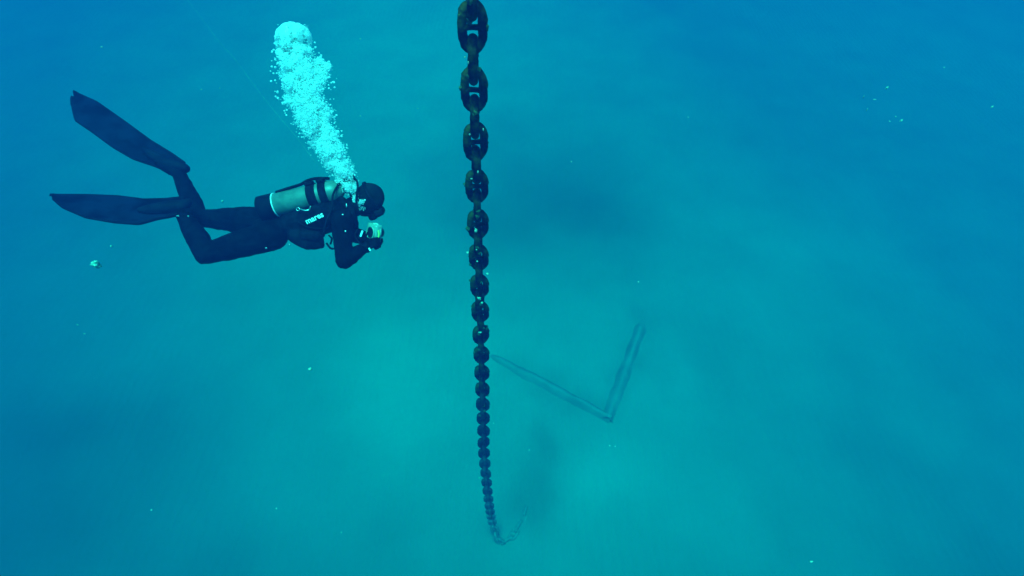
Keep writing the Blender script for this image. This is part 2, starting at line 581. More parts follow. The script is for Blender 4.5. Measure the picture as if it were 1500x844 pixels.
# pale crusts that catch the light, where the photo shows them
for (px, py, z, r, sq) in ((697, 338, 3.24, 0.013, (0.8, 0.8, 1.4)), (681, 84, 2.58, 0.005, (1, 1, 1)), (686, 92, 2.6, 0.006, (.6, .6, 1.6)), (702, 437, 3.98, 0.014, (1.2, 1, .9)),
                           (706, 444, 4.0, 0.010, (1, 1, 1)), (685, 370, 3.5, 0.009, (1, 1, 1)), (714, 401, 3.7, 0.009, (1.2, 1, .8)), (698, 366, 3.45, 0.006, (1, 1, 1)),
                           (699, 383, 3.52, 0.007, (1, 1, 1)), (703, 487, 4.35, 0.008, (2, 1, .7)), (708, 190, 2.8, 0.006, (.6, 1, 1.8)), (688, 197, 2.82, 0.005, (1, 1, 1.5)),
                           (700, 252, 2.95, 0.006, (.8, 1, 1.6)), (691, 262, 2.98, 0.005, (1.5, 1, 1)), (704, 512, 4.6, 0.006, (1, 1, 1)), (702, 700, 6.4, 0.01, (1, 1, 1))):
    CR = bmesh.new()
    lump(CR, P(px, py, z - 0.055), r * 0.8, px * 0.37, 0.6, 3, sq)
    mesh('pale_crust', CR, M_grow, chain)

# ------------------------------------------------------------ diver
DZ = 3.6
def Q(px, py, dz=0.0):
    """a point of the diver: photo pixel and metres toward the viewer"""
    return P(px, py, DZ - dz)
RM = CM.to_3x3()
tor = (Q(520, 303) - Q(395, 337)).normalized()       # along the spine
vw = (CM.translation - Q(450, 320)).normalized()     # toward the viewer
vw = (vw - tor * vw.dot(tor)).normalized()
dor = vw.cross(tor)
if dor.dot(RM @ Vector((0, 1, 0))) < 0: dor = -dor   # toward the back of the body
TM = Matrix((tor, dor, vw)).transposed()             # x spine, y back, z viewer
base = Q(440, 330)
person = None

bm = bmesh.new()
# trunk
limb(bm, [(Q(392, 338), (0.10, 0.100, 0.155)), (Q(420, 331), (0.10, 0.095, 0.14)), (Q(455, 325), (0.10, 0.105, 0.155)),
          (Q(488, 315), (0.09, 0.105, 0.175)), (Q(503, 310), (0.06, 0.08, 0.17))], TM)
limb(bm, [(Q(498, 311), 0.085), (Q(516, 304), 0.062), (Q(532, 298), 0.062)])
# head: skull, face, jaw
hx = (Q(558, 283) - Q(522, 302)).normalized()        # toward the crown
hf = (Q(542, 340, -0.06) - Q(543, 293)).normalized()
hf = (hf - hx * hf.dot(hx)).normalized()             # toward the face
hs = hx.cross(hf)
HM = Matrix((hx, hf, hs)).transposed()
HC = Q(540.5, 291.5)
limb(bm, [(HC + hx * 0.012, (0.094, 0.095, 0.079)), (HC + hf * 0.028 - hx * 0.03, (0.088, 0.082, 0.070))], HM, 3)
limb(bm, [(HC + hf * 0.045 - hx * 0.055, (0.045, 0.050, 0.050)), (HC + hf * 0.085 - hx * 0.045, (0.03, 0.025, 0.035))], HM)   # jaw
limb(bm, [(HC + hf * 0.085 + hx * 0.02, 0.018), (HC + hf * 0.118 - hx * 0.005, 0.014)])                                       # nose
# legs
def leg(hip, knee, ankle, toe, f=1.0):
    h, k, a, t = hip, knee, ankle, toe
    limb(bm, [(h, 0.108), (h.lerp(k, 0.35), 0.100), (h.lerp(k, 0.8), 0.079 * f), (k, 0.072 * f)])
    limb(bm, [(k, 0.072 * f), (k.lerp(a, 0.3), 0.076 * f), (k.lerp(a, 0.65), 0.063 * f), (a, 0.048)])
    limb(bm, [(a, 0.045), (a.lerp(t, 0.5), 0.042), (t, 0.032)])
    heel = a + (a - t).normalized() * 0.035
    limb(bm, [(a, 0.04), (heel, 0.034)])
hipN, kneeN, ankN, toeN = Q(398, 345, 0.09), Q(302, 372, 0.12), Q(267, 311, 0.15), Q(238, 306, 0.16)
hipF, kneeF, ankF, toeF = Q(390, 325, -0.10), Q(291, 319, -0.08), Q(262, 254, -0.10), Q(232, 238, -0.11)
leg(hipN, kneeN, ankN, toeN)
leg(hipF, kneeF, ankF, toeF, 0.9)
# arms
shN, elN, wrN = Q(500, 319, 0.165), Q(504, 382, 0.20), Q(537, 361, 0.08)
shF, elF, wrF = Q(508, 318, -0.16), Q(516, 345, -0.20), Q(544, 350, -0.03)
for s_, e_, w_ in ((shN, elN, wrN), (shF, elF, wrF)):
    limb(bm, [(s_, 0.075), (s_.lerp(e_, 0.5), 0.063), (e_, 0.056)])
    limb(bm, [(e_, 0.056), (e_.lerp(w_, 0.35), 0.053), (w_, 0.035)])
# hands: palm, four fingers closed round the camera housing, thumb behind
camC = Q(548, 341, 0.03)
u_ = (RM @ Vector((1, 0, 0))); v_ = (RM @ Vector((0, 1, 0))); w_v = (RM @ Vector((0, 0, 1)))
def hand(wr, sidew):
    """sidew: +1 the viewer's side of the housing, -1 the far side"""
    palm = camC - v_ * 0.068 - u_ * 0.020 + w_v * (0.060 * sidew)
    limb(bm, [(wr, (0.030)), (wr.lerp(palm, 0.6), 0.030), (palm, 0.028)])
    for i in range(4):
        L = (0.9, 1.0, 0.94, 0.76)[i]
        k0 = palm + v_ * (0.020 - i * 0.019) + u_ * (0.020 - i * 0.002)
        k1 = k0 + u_ * (0.030 * L) + v_ * 0.008 + w_v * (0.004 * sidew)
        k2 = k1 + u_ * (0.018 * L) + v_ * 0.004 - w_v * (0.014 * sidew)
        k3 = k2 + u_ * (0.004 * L) - w_v * (0.020 * L * sidew)
        limb(bm, [(palm + v_ * (0.008 - i * 0.008), 0.013), (k0, 0.0105), (k1, 0.0095), (k2, 0.0088), (k3, 0.0078)], None, 2)
    t0 = palm - u_ * 0.012 + v_ * 0.006
    t1 = t0 + v_ * 0.035 - u_ * 0.010 - w_v * (0.006 * sidew)
    t2 = t1 + v_ * 0.024 + u_ * 0.010 - w_v * (0.014 * sidew)
    limb(bm, [(t0, 0.014), (t1, 0.011), (t2, 0.009)])
hand(wrN, 1)
hand(wrF, -1)
person = fuse('person', bm, M_neo, None, 0.0065, 5, 0.006)
tag(person, 'scuba diver in black wetsuit swimming right, knees bent, both hands on a camera', 'person')

# hood over the skull, leaving the face free
bm = bmesh.new()
limb(bm, [(HC + hx * 0.012 - hf * 0.004, (0.099, 0.098, 0.084)), (HC - hx * 0.04, (0.086, 0.088, 0.080))], HM, 3)
limb(bm, [(HC - hx * 0.045, (0.07, 0.075, 0.075)), (Q(516, 304), (0.05, 0.072, 0.072))], HM)
hood = fuse('hood', bm, M_hood, person, 0.007, 6, 0.0035)
# mask: skirt and frame, glass, strap
mc = HC + hf * 0.106 + hx * 0.018
bm = bmesh.new()
box(bm, mc, hs, hx, hf, 0.135, 0.068, 0.05, 0.018)
mask = mesh('diving_mask', bm, M_rub, person)
for q in (-1, 1):
    bm = bmesh.new()
    box(bm, mc + hs * 0.031 * q + hf * 0.0235, hs, hx, hf, 0.052, 0.046, 0.008, 0.003)
    mesh('mask_glass', bm, M_lens, mask)
bm = bmesh.new()
ring = [HC + hx * 0.024 + hf * (math.cos(a) * 0.112) + hs * (math.sin(a) * 0.096) - hx * 0.0 for a in [2 * math.pi * k / 40 for k in range(40)]]
tube(bm, ring, [(0.004, 0.011)] * 40, 8, closed=True, ref=hx)
mesh('mask_strap', bm, M_rub, mask)
# regulator second stage in the mouth
rg = HC + hf * 0.108 - hx * 0.034
bm = bmesh.new()
lathe(bm, rg - hf * 0.02, hf, [(0, 0.024), (0.006, 0.033), (0.034, 0.036), (0.046, 0.031), (0.050, 0.018)], 28)
box(bm, rg - hf * 0.035, hs, hx, hf, 0.045, 0.022, 0.04, 0.006)
reg = mesh('regulator', bm, M_rub, person)
bm = bmesh.new()
lathe(bm, rg + hf * 0.0305, hf, [(0, 0.014), (0.003, 0.013)], 24)
mesh('purge_button', bm, M_steel, reg)

# buoyancy vest
bm = bmesh.new()
limb(bm, [(Q(428, 328, 0.0), (0.05, 0.105, 0.152)), (Q(452, 324, 0.005), (0.075, 0.122, 0.178)), (Q(486, 314, 0.0), (0.06, 0.118, 0.190)), (Q(502, 309, 0), (0.03, 0.085, 0.165))], TM, 3)
limb(bm, [(Q(432, 345, 0.13), (0.05, 0.050, 0.045)), (Q(450, 353, 0.14), (0.05, 0.060, 0.045)), (Q(468, 352, 0.13), (0.03, 0.060, 0.04))], TM, 3)   # weight pocket
limb(bm, [(Q(436, 335, -0.13), (0.05, 0.05, 0.045)), (Q(468, 338, -0.14), (0.04, 0.06, 0.04))], TM, 3)
for q in (0.115, -0.115):
    limb(bm, [(Q(478, 296, q), 0.03), (Q(500, 293, q), 0.028), (Q(514, 306, q), 0.028), (Q(514, 322, q), 0.030), (Q(498, 337, q), 0.032)])
vest = fuse('buoyancy_vest', bm, M_vest, person, 0.008, 3, 0.007)
# lettering on the flank, wrapped on the vest
fc = bpy.data.curves.new('t', 'FONT')
fc.body = 'mares'
fc.size = 0.050
fc.offset = 0.0012
fc.align_x = 'CENTER'; fc.align_y = 'CENTER'
fc.resolution_u = 3
fo = bpy.data.objects.new('t', fc); col.objects.link(fo)
dg = bpy.context.evaluated_depsgraph_get()
tm = bpy.data.meshes.new_from_object(fo.evaluated_get(dg))
bpy.data.objects.remove(fo)
bvh = BVHTree.FromPolygons([v.co.copy() for v in vest.data.vertices], [tuple(p.vertices) for p in vest.data.polygons])
org = Q(460.5, 319.5, 0.4)
tx = (Q(473, 314, 0.2) - Q(448, 325.5, 0.2)).normalized()
ray = (CM.translation - Q(460, 320)).normalized()
ty = ray.cross(tx).normalized()
bm = bmesh.new(); bm.from_mesh(tm)
bmesh.ops.triangulate(bm, faces=bm.faces)
bmesh.ops.subdivide_edges(bm, edges=bm.edges, cuts=1)
def hit(px, py):
    o3 = Q(px, py, 0.6)
    h = bvh.ray_cast(o3, -ray)
    return h[0]
c0_, cl_, cr_, cu_, cd_ = hit(460.5, 319.5), hit(450, 324), hit(471, 315), hit(458.5, 314.5), hit(462.5, 324.5)
gx_ = (cr_ - cl_).dot(ray) / (cr_ - cl_).dot(tx)
gy_ = (cu_ - cd_).dot(ray) / max(1e-4, (cu_ - cd_).dot(ty))
base_d = max(q.dot(ray) - gx_ * (q - c0_).dot(tx) - gy_ * (q - c0_).dot(ty) for q in (c0_, cl_, cr_, cu_, cd_)) + 0.005
for v in bm.verts:
    st_ = org + tx * v.co.x * 1.0 + ty * v.co.y * 1.0
    dd = base_d + gx_ * (st_ - c0_).dot(tx) + gy_ * (st_ - c0_).dot(ty)
    v.co = st_ + ray * (dd - st_.dot(ray))
tag(mesh('lettering', bm, M_white, vest, smooth=False), 'white printed maker word on the vest flank')

def strap(name, pts, w, t, mat, par, n=8):
    bm = bmesh.new()
    sp = smooth_path(pts, n)
    tube(bm, sp, [(t, w)] * len(sp), 8, ref=tuple(vw))
    return mesh(name, bm, mat, par)

strap('waist_strap', [Q(478, 356, 0.13), Q(485, 364, 0.12), Q(494, 362, 0.11), Q(500, 350, 0.10)], 0.012, 0.006, M_vest, vest)
strap('chest_strap', [Q(482, 345, 0.13), Q(486, 350, 0.14), Q(484, 358, 0.13)], 0.010, 0.005, M_vest, vest)
bm = bmesh.new()
for (px, py, q) in ((436.5, 306.5, .19),):
    c = Q(px, py, q)
    tube(bm, [c + (u_ * math.cos(a) + v_ * math.sin(a)) * 0.010 for a in [2 * math.pi * k / 16 for k in range(16)]], 0.0032, 8, closed=True)
mesh('steel_ring', bm, M_steel, vest)
bm = bmesh.new()
box(bm, Q(507.5, 301, 0.17), u_, v_, w_v, 0.008, 0.026, 0.008, 0.003)
mesh('buckle', bm, M_steel, vest)
for bx_, by_, bq in ((502, 314.5, 0.255), (506, 339, 0.262), (424, 358.5, 0.155)):
    bm = bmesh.new()
    box(bm, Q(bx_, by_, bq), u_, v_, w_v, 0.012, 0.011, 0.010, 0.003)
    mesh('buckle', bm, M_steel, vest)

def on_vest(px, py):
    o3 = Q(px, py, 0.6)
    h = bvh.ray_cast(o3, -ray)
    return h[0] + h[1] * 0.004 if h[0] else Q(px, py, 0.17)
for pts in ([(470, 300), (474, 312), (477, 325), (478, 340)], [(434, 326), (450, 334), (470, 336), (484, 334)], [(486, 303), (494, 312), (497, 322)], [(440, 338), (455, 342), (472, 341)]):
    strap('webbing', [on_vest(*p) for p in pts], 0.011, 0.004, M_rub, vest)
bm = bmesh.new()
hull(bm, ell(on_vest(443, 349), (0.030, 0.034, 0.022), TM) + ell(on_vest(463, 350), (0.030, 0.036, 0.022), TM))
mesh('zip_pocket', bm, M_vest, vest)

# tank on the back
ta = (Q(490, 281, 0.10) - Q(402, 301.5, 0.10)).normalized()
tb = Q(381, 306, 0.10)
TR = 0.077
bm = bmesh.new()
lathe(bm, tb + ta * 0.012, ta, [(0, 0.05), (0.01, TR - 0.015), (0.03, TR), (0.465, TR), (0.50, TR * 0.94), (0.53, TR * 0.74), (0.55, TR * 0.45), (0.56, 0.026), (0.575, 0.024)], 48)
tank = mesh('scuba_tank', bm, M_tank, person)
bm = bmesh.new()
lathe(bm, tb, ta, [(-0.006, 0.05), (-0.004, TR - 0.012), (0.006, TR + 0.004), (0.100, TR + 0.005), (0.108, TR + 0.002)], 48)
mesh('tank_boot', bm, M_rub, tank)
bm = bmesh.new()
lathe(bm, tb + ta * 0.108, ta, [(0, TR + 0.001), (0.001, TR + 0.0035), (0.007, TR + 0.0035), (0.008, TR + 0.001)], 48)
mesh('pale_ring', bm, M_white, tank)
for off, w in ((0.340, 0.060), (0.420, 0.052)):
    bm = bmesh.new()
    lathe(bm, tb + ta * off, ta, [(0, TR + 0.001), (0.002, TR + 0.006), (w - 0.002, TR + 0.006), (w, TR + 0.001)], 48)
    box(bm, tb + ta * (off + w / 2) + dor * (TR + 0.010) + vw * 0.02, ta, vw, dor, w * 0.9, 0.06, 0.022, 0.006)
    mesh('tank_band', bm, M_vest, tank)
# pad running along the top of the tank
strap('lifting_strap', [tb + ta * 0.14 + dor * (TR + 0.003), tb + ta * 0.23 + dor * (TR + 0.010), tb + ta * 0.31 + dor * (TR + 0.016), tb + ta * 0.36 + dor * (TR + 0.03),
                        tb + ta * 0.42 + dor * (TR + 0.03), tb + ta * 0.50 + dor * (TR + 0.012)], 0.02, 0.010, M_vest, tank)
vb = tb + ta * 0.565
bm = bmesh.new()
lathe(bm, vb, ta, [(0, 0.018), (0.03, 0.02), (0.055, 0.018), (0.06, 0.01)], 20)
lathe(bm, vb + ta * 0.03 - vw * 0.02, vw, [(0, 0.01), (0.045, 0.01), (0.047, 0.018), (0.072, 0.018), (0.074, 0.01)], 20)
mesh('valve', bm, M_steel, tank)
bm = bmesh.new()
lathe(bm, vb + ta * 0.032 + dor * 0.012, dor, [(0, 0.018), (0.012, 0.024), (0.04, 0.024), (0.055, 0.016)], 24)
mesh('first_stage', bm, M_rub, tank)
fs = vb + ta * 0.032 + dor * 0.04
def hose(pts, r=0.0065, mat=None, name='hose'):
    bm = bmesh.new()
    tube(bm, smooth_path(pts, 10), r, 10)
    return mesh(name, bm, mat or M_rub, tank)
hose([fs, Q(513, 264, 0.10), Q(520, 262, 0.13), Q(524, 272, 0.16), Q(522, 295, 0.19), Q(528, 314, 0.15), rg - hs * 0.01])
hose([fs, Q(498, 268, 0.14), Q(488, 285, 0.20), Q(486, 305, 0.215), Q(478, 325, 0.22), Q(474, 342, 0.19)])
hose([fs, Q(506, 268, -0.02), Q(515, 290, -0.16), Q(520, 320, -0.18), Q(508, 340, -0.12)])
hose([Q(440, 306.5, 0.225), Q(447, 308.5, 0.23), Q(453, 307, 0.225), Q(455, 302, 0.20)], 0.005, M_steel, 'hose_fitting')
hose([Q(513.5, 266, 0.12), Q(512, 259.5, 0.12), Q(517, 257.5, 0.12), Q(519.5, 263, 0.12), Q(516, 267.5, 0.12)], 0.006, M_rub)
# gauge hanging by the chest
bm = bmesh.new()
box(bm, Q(528.5, 343.5, 0.16), (u_ * 0.35 + v_).normalized(), (u_ - v_ * 0.35).normalized(), w_v, 0.062, 0.026, 0.02, 0.007)
gc = mesh('gauge_console', bm, M_rub, person)
bm = bmesh.new()
box(bm, Q(529.5, 342.5, 0.173), (u_ * 0.35 + v_).normalized(), (u_ - v_ * 0.35).normalized(), w_v, 0.042, 0.013, 0.006, 0.003)
mesh('gauge_face', bm, material('pale_blue_gauge', (0.55, 0.7, 0.85), rough=0.3), gc)
strap('gauge_hose', [Q(524, 336, 0.13), Q(520, 345, 0.14), Q(528, 358, 0.14), Q(536, 362, 0.13)], 0.005, 0.005, M_rub, person)
# wrist computer and cuffs
bm = bmesh.new()
fd = (wrN - elN).normalized()
cx, cy_, _ = frame(fd, w_v)
wp = wrN - fd * 0.01
tube(bm, [wp + (cx * math.cos(a) + cy_ * math.sin(a)) * 0.037 for a in [2 * math.pi * k / 24 for k in range(24)]], 0.006, 8, closed=True, ref=fd)
box(bm, wp + w_v * 0.036 + u_ * 0.01, u_, v_, w_v, 0.03, 0.03, 0.012, 0.004)
wt = mesh('wrist_computer', bm, M_rub, person)
bm = bmesh.new()
box(bm, Q(541.5, 365.5, 0.12), (u_ * 0.5 - v_).normalized(), (u_ + v_ * 0.5).normalized(), w_v, 0.022, 0.011, 0.006, 0.002)
mesh('pale_tab', bm, M_white, wt)
# thigh pocket and seams
bm = bmesh.new()
limb(bm, [(Q(318, 358, 0.165), (0.028, 0.034, 0.018)), (Q(334, 352, 0.175), (0.03, 0.036, 0.018))], TM, 2)
limb(bm, [(Q(313, 353, 0.15), 0.010), (Q(321, 352, 0.16), 0.012)], TM, 2)
mesh('thigh_pocket', bm, M_neo, person)
for q in ((390, 363.5, 0.155, 0.012), (276, 317, 0.215, 0.010), (260.5, 316.5, 0.20, 0.018)):
    bm = bmesh.new()
    box(bm, Q(*q[:3]), u_, v_, w_v, q[3], 0.009, 0.012, 0.002)
    mesh('pale_clip', bm, M_steel, person)

# fins
def lerp_poly(pts, t):
    L = [0]
    for a, b3 in zip(pts, pts[1:]):
        L.append(L[-1] + math.hypot(b3[0] - a[0], b3[1] - a[1]))
    s = t * L[-1]
    for i in range(1, len(L)):
        if L[i] >= s - 1e-9:
            k = (s - L[i - 1]) / (L[i] - L[i - 1])
            return (pts[i - 1][0] + (pts[i][0] - pts[i - 1][0]) * k, pts[i - 1][1] + (pts[i][1] - pts[i - 1][1]) * k)
    return pts[-1]
def fin(top_e, bot_e, z0, z1, tilt, foot, label, nose):
    """edges run from the foot to the tip; z0..z1 = depth of the mid line, tilt = depth difference of the two edges"""
    NL, NW = 40, 14
    T = []
    for i in range(NL + 1):
        t = i / NL
        a, b4 = lerp_poly(top_e, t), lerp_poly(bot_e, t)
        zz = z0 + (z1 - z0) * t + 0.02 * math.sin(t * 3)
        tt = tilt * min(1, 0.35 + t * 1.2)
        A, B = Q(a[0], a[1], zz - tt), Q(b4[0], b4[1], zz + tt)
        T.append((A, B))
    cen = [(A + B) * 0.5 for A, B in T]
    bm = bmesh.new()
    rows = []
    for i in range(NL + 1):
        A, B = T[i]
        ax = (cen[min(i + 1, NL)] - cen[max(i - 1, 0)]).normalized()
        nrm = ax.cross((B - A).normalized()).normalized()
        t = i / NL
        th = 0.010 * (1 - t) + 0.0035
        up, dn = [], []
        for j in range(NW + 1):
            s = j / NW
            c = A.lerp(B, s)
            rib = 0.009 * (1 - t * 0.8) * max(0, math.cos(s * math.pi * 6)) ** 4
            ed = 0.006 if j in (0, NW) else 0
            # ragged, slightly notched tip
            if i >= NL - 1: c = c + ax * (0.010 * math.sin(s * 9 + 1) - 0.012 * (abs(s - 0.5) < 0.12))
            c = c + nrm * (0.02 * math.sin(s * math.pi) * t)
            up.append(bm.verts.new(c + nrm * (th / 2 + rib + ed)))
            dn.append(bm.verts.new(c - nrm * (th / 2 + rib + ed)))
        rows.append((up, dn))
    for i in range(NL):
        (u0, d0), (u1, d1) = rows[i], rows[i + 1]
        for j in range(NW):
            bm.faces.new((u0[j], u0[j + 1], u1[j + 1], u1[j]))
            bm.faces.new((d0[j + 1], d0[j], d1[j], d1[j + 1]))
        bm.faces.new((u0[0], u1[0], d1[0], d0[0]))
        bm.faces.new((u0[-1], d0[-1], d1[-1], u1[-1]))
    for (u0, d0), fl in ((rows[0], 1), (rows[-1], 0)):
        for j in range(NW):
            q = (u0[j], d0[j], d0[j + 1], u0[j + 1])
            bm.faces.new(q if fl else q[::-1])
    f = mesh('fin', bm, M_blade, person)
    tag(f, label)
    # side rails
    for e in (0, 1):
        bm = bmesh.new()
        pts = [T[i][e] for i in range(0, int(NL * 0.9))]
        tube(bm, pts, [0.011 * (1 - 0.7 * i / len(pts)) for i in range(len(pts))], 8)
        mesh('rail', bm, M_rub, f)
    # foot pocket
    bm = bmesh.new()
    limb(bm, foot)
    fp = fuse('foot_pocket', bm, M_rub, f, 0.006, 5)
    return f
top1 = [(270, 239), (252, 226), (220, 206), (184, 179), (142, 149), (108, 134.5)]
bot1 = [(258, 254), (244, 250), (227, 243), (195, 232.6), (166, 216), (134, 193), (110, 177), (102.5, 150)]
fin(top1, bot1, -0.12, -0.30, 0.05, [(Q(271, 247, -0.10), 0.034), (Q(262, 244, -0.10), 0.044), (Q(245, 240, -0.11), 0.050), (Q(226, 229, -0.13), 0.040), (Q(212, 219, -0.15), 0.022)],
    'raised fin on the far leg, broad side showing', None)
top2 = [(272, 290), (245, 293), (213, 293.5), (174, 288.5), (131, 286.5), (74, 286)]
bot2 = [(262, 313), (245, 317), (230, 319.5), (202, 327.5), (166, 325), (124, 318), (92, 304), (76, 290)]
fin(top2, bot2, 0.15, 0.06, 0.08, [(Q(276, 296, 0.13), 0.026), (Q(266, 303, 0.15), 0.045), (Q(246, 305, 0.16), 0.050), (Q(224, 307, 0.16), 0.040), (Q(206, 308, 0.16), 0.022)],
    'level fin on the near leg, seen nearly edge on', None)

# camera in the diver's hands
cr = empty('underwater_camera', camC)
tag(cr, 'small pale camera in a clear housing with a yellow strip held in the diver\'s hands', 'camera')
cf = (u_ * 0.55 + v_ * 0.1 - w_v * 0.75).normalized()
cz = (v_ * 0.95 + u_ * 0.30 + w_v * 0.1)
cz = (cz - cf * cz.dot(cf)).normalized()
cxx = cf.cross(cz)
bm = bmesh.new()
box(bm, camC, cxx, cf, cz, 0.105, 0.058, 0.125, 0.016)
hs_ = mesh('housing', bm, M_house, cr)
bm = bmesh.new()
lathe(bm, camC + cf * 0.028, cf, [(0, 0.036), (0.02, 0.036), (0.032, 0.034)], 28)
mesh('lens_port', bm, M_lens, cr)
bm = bmesh.new()
tube(bm, [camC - cf * 0.032 + (cxx * math.cos(a) * 0.036 + cz * math.sin(a) * 0.044) for a in [2 * math.pi * k / 28 for k in range(28)]], 0.006, 8, closed=True)
mesh('screen_gasket', bm, M_house, hs_)
bm = bmesh.new()
box(bm, camC - cf * 0.031, cxx, cf, cz, 0.056, 0.004, 0.064, 0.001)
mesh('screen', bm, M_lens, hs_)
bm = bmesh.new()
tube(bm, smooth_path([Q(553, 334, 0.07), Q(555, 345, 0.08), Q(549, 356, 0.085), Q(543, 361, 0.085), Q(545, 352, 0.09)], 8), [(0.006, 0.004)] * 33, 8)
mesh('yellow_strap', bm, M_yel, cr)
bm = bmesh.new()
tube(bm, smooth_path([Q(546, 328, 0.06), Q(553, 329, 0.06), Q(557, 337, 0.06), Q(556, 346, 0.06), Q(550, 350, 0.06)], 8), 0.008, 8)
mesh('handle', bm, M_house, cr)

# ------------------------------------------------------------ bubbles
def profile(t):
    """plume centre line: (px, py, half width px) from the mouth (0) to the cap (1)"""
    key = [(0.00, 527, 303, 6), (0.06, 520, 289, 9), (0.14, 510, 272, 12), (0.22, 500, 254, 17), (0.32, 488, 232, 20), (0.42, 477, 208, 24), (0.52, 463, 184, 28),
           (0.60, 453, 165, 31), (0.68, 449, 148, 31), (0.76, 444, 128, 37), (0.84, 441, 108, 38), (0.90, 436, 92, 31), (0.95, 431, 76, 26), (1.0, 430, 62, 24)]
    for a, b5 in zip(key, key[1:]):
        if t <= b5[0]:
            k = (t - a[0]) / (b5[0] - a[0])
            return [a[i] + (b5[i] - a[i]) * k for i in (1, 2, 3)]
    return list(key[-1][1:])
def ico_template(sub):
    t = bmesh.new()
    bmesh.ops.create_icosphere(t, subdivisions=sub, radius=1)
    t.verts.ensure_lookup_table()
    V = [v.co.copy() for v in t.verts]
    Fc = [[v.index for v in f.verts] for f in t.faces]
    t.free()
    return V, Fc
V1, F1 = ico_template(1)
V2, F2 = ico_template(2)
rb = random.Random(5)
allv, allf = [], []
def add_bubble(c, r, V, Fc, sq=1.0, rr=rb):
    o = len(allv)
    for v in V:
        k = r
        allv.append((c.x + v.x * k, c.y + v.y * k, c.z + v.z * k * sq))
    for f in Fc:
        allf.append([i + o for i in f])
def bz(t): return 0.02 + 0.12 * (1 - t)
# puffs: the plume is a string of merging lumps
puffs = []
for i in range(215):
    t = (i + rb.random()) / 215
    px, py, hw = profile(t)
    ang = rb.uniform(0, 2 * math.pi)
    q = rb.random() ** 0.5 * (0.78 if t > 0.12 else 1.3)
    puffs.append((px + math.cos(ang) * hw * q, py + rb.uniform(-5, 5), bz(t) + math.sin(ang) * hw * q * 0.0045, hw * rb.uniform(0.18, 0.38) * (1.25 if t < 0.45 else 1), t))
for i in range(10):
    puffs.append((470 + rb.uniform(-8, 9), 100 + rb.uniform(-13, 15), rb.uniform(-.05, .05), rb.uniform(4, 7), 0.85))
for i in range(26):
    puffs.append((430 + rb.uniform(-17, 17), 50 + rb.uniform(-10, 10), rb.uniform(-.06, .08), rb.uniform(3, 7), 0.9))
for i in range(14):
    puffs.append((430 + rb.uniform(-21, 19), 74 + rb.uniform(-4, 9), rb.uniform(-.06, .08), rb.uniform(2.5, 5), 0.95))
for px, py, dz_, pr, t in puffs:
    m_ = int(130 + 30 * pr) if t > 0.12 else int(22 + 8 * pr)
    for j in range(m_):
        g = [rb.gauss(0, 0.62) for _ in range(3)]
        L_ = math.sqrt(sum(x * x for x in g))
        if L_ > 1.5 and rb.random() < 0.8: continue
        c = Q(px + g[0] * pr, py + g[1] * pr, dz_ + g[2] * pr * 0.0045)
        r = min(0.014, rb.lognormvariate(-6.05, 0.5) * (0.7 + 0.6 * t))
        big = r > 0.006
        add_bubble(c, r, V2 if big else V1, F2 if big else F1, rb.uniform(0.6, 0.95))
me = bpy.data.meshes.new('bubble_plume')
me.from_pydata(allv, [], allf)
me.polygons.foreach_set('use_smooth', [True] * len(me.polygons))
tag(link('bubble_plume', me, M_bub), 'dense bright column of exhaled bubbles rising from the diver', 'bubbles', kind='stuff')
# the big cap of air leading the plume: a dome with a hollow, ragged underside
bm = bmesh.new()
cc = Q(430, 60, 0.02)
bmesh.ops.create_icosphere(bm, subdivisions=5, radius=1)
for v in bm.verts:
    q = v.co.copy()
    nz = noise.noise(q * 2.2) * 0.10 + noise.noise(q * 6) * 0.035
    k = 1 + nz
    zz = q.z if q.z > 0 else q.z * (0.15 + 0.9 * abs(noise.noise(Vector((q.x * 5, q.y * 5, 2)))))
    if q.z < 0.35: k *= 1 + 0.16 * noise.noise(q * 7) * (0.35 - q.z)
    v.co = Vector((q.x * 0.120 * k, q.y * 0.120 * k, zz * 0.115 * k)) + cc
# the dome breaks up into strands and gaps toward its trailing rim
kill = []
for f in bm.faces:
    q = f.calc_center_median() - cc
    a_, b_ = q.dot(u_) / 0.12, q.dot(v_) / 0.12
    g_ = noise.noise(Vector((a_ * 5.5, b_ * 3.0, 4.0))) + 0.5 * noise.noise(Vector((a_ * 13, b_ * 8, 9.0)))
    if g_ > 0.08 + 1.2 * (b_ + 0.12):
        kill.append(f)
bmesh.ops.delete(bm, geom=kill, context='FACES')
mesh_cap = mesh('cap_bubble', bm, M_bub)
tag(mesh_cap, 'largest bubble, a bright mushroom dome of air at the very top of the plume', 'bubble', 'single bubbles around the plume')
# loose bubbles one can pick out along the ragged edges
lb_me = bpy.data.meshes.new('loose_bubble')
lb_me.from_pydata([tuple(v) for v in V2], [], F2)
lb_me.polygons.foreach_set('use_smooth', [True] * len(lb_me.polygons))
lb_me.materials.append(M_bub)
for i in range(90):
    t = 0.15 + 0.85 * i / 90
    px, py, hw = profile(t)
    sgn = -1 if rb.random() < 0.6 else 1
    o = bpy.data.objects.new('loose_bubble', lb_me)
    col.objects.link(o)
    o.location = Q(px + sgn * hw * rb.uniform(0.98, 1.28), py + rb.uniform(-5, 5), bz(t) + rb.uniform(-.04, .06))
    r = rb.uniform(0.0035, 0.0085) * (0.6 + 0.6 * t)
    o.scale = (r, r, r * 0.75)
    where = 'left' if sgn < 0 else 'right'
    tag(o, 'tiny round bubble loose at the ragged %s edge of the %s plume' % (where, 'upper' if t > 0.6 else 'lower'), 'bubble', 'single bubbles around the plume')

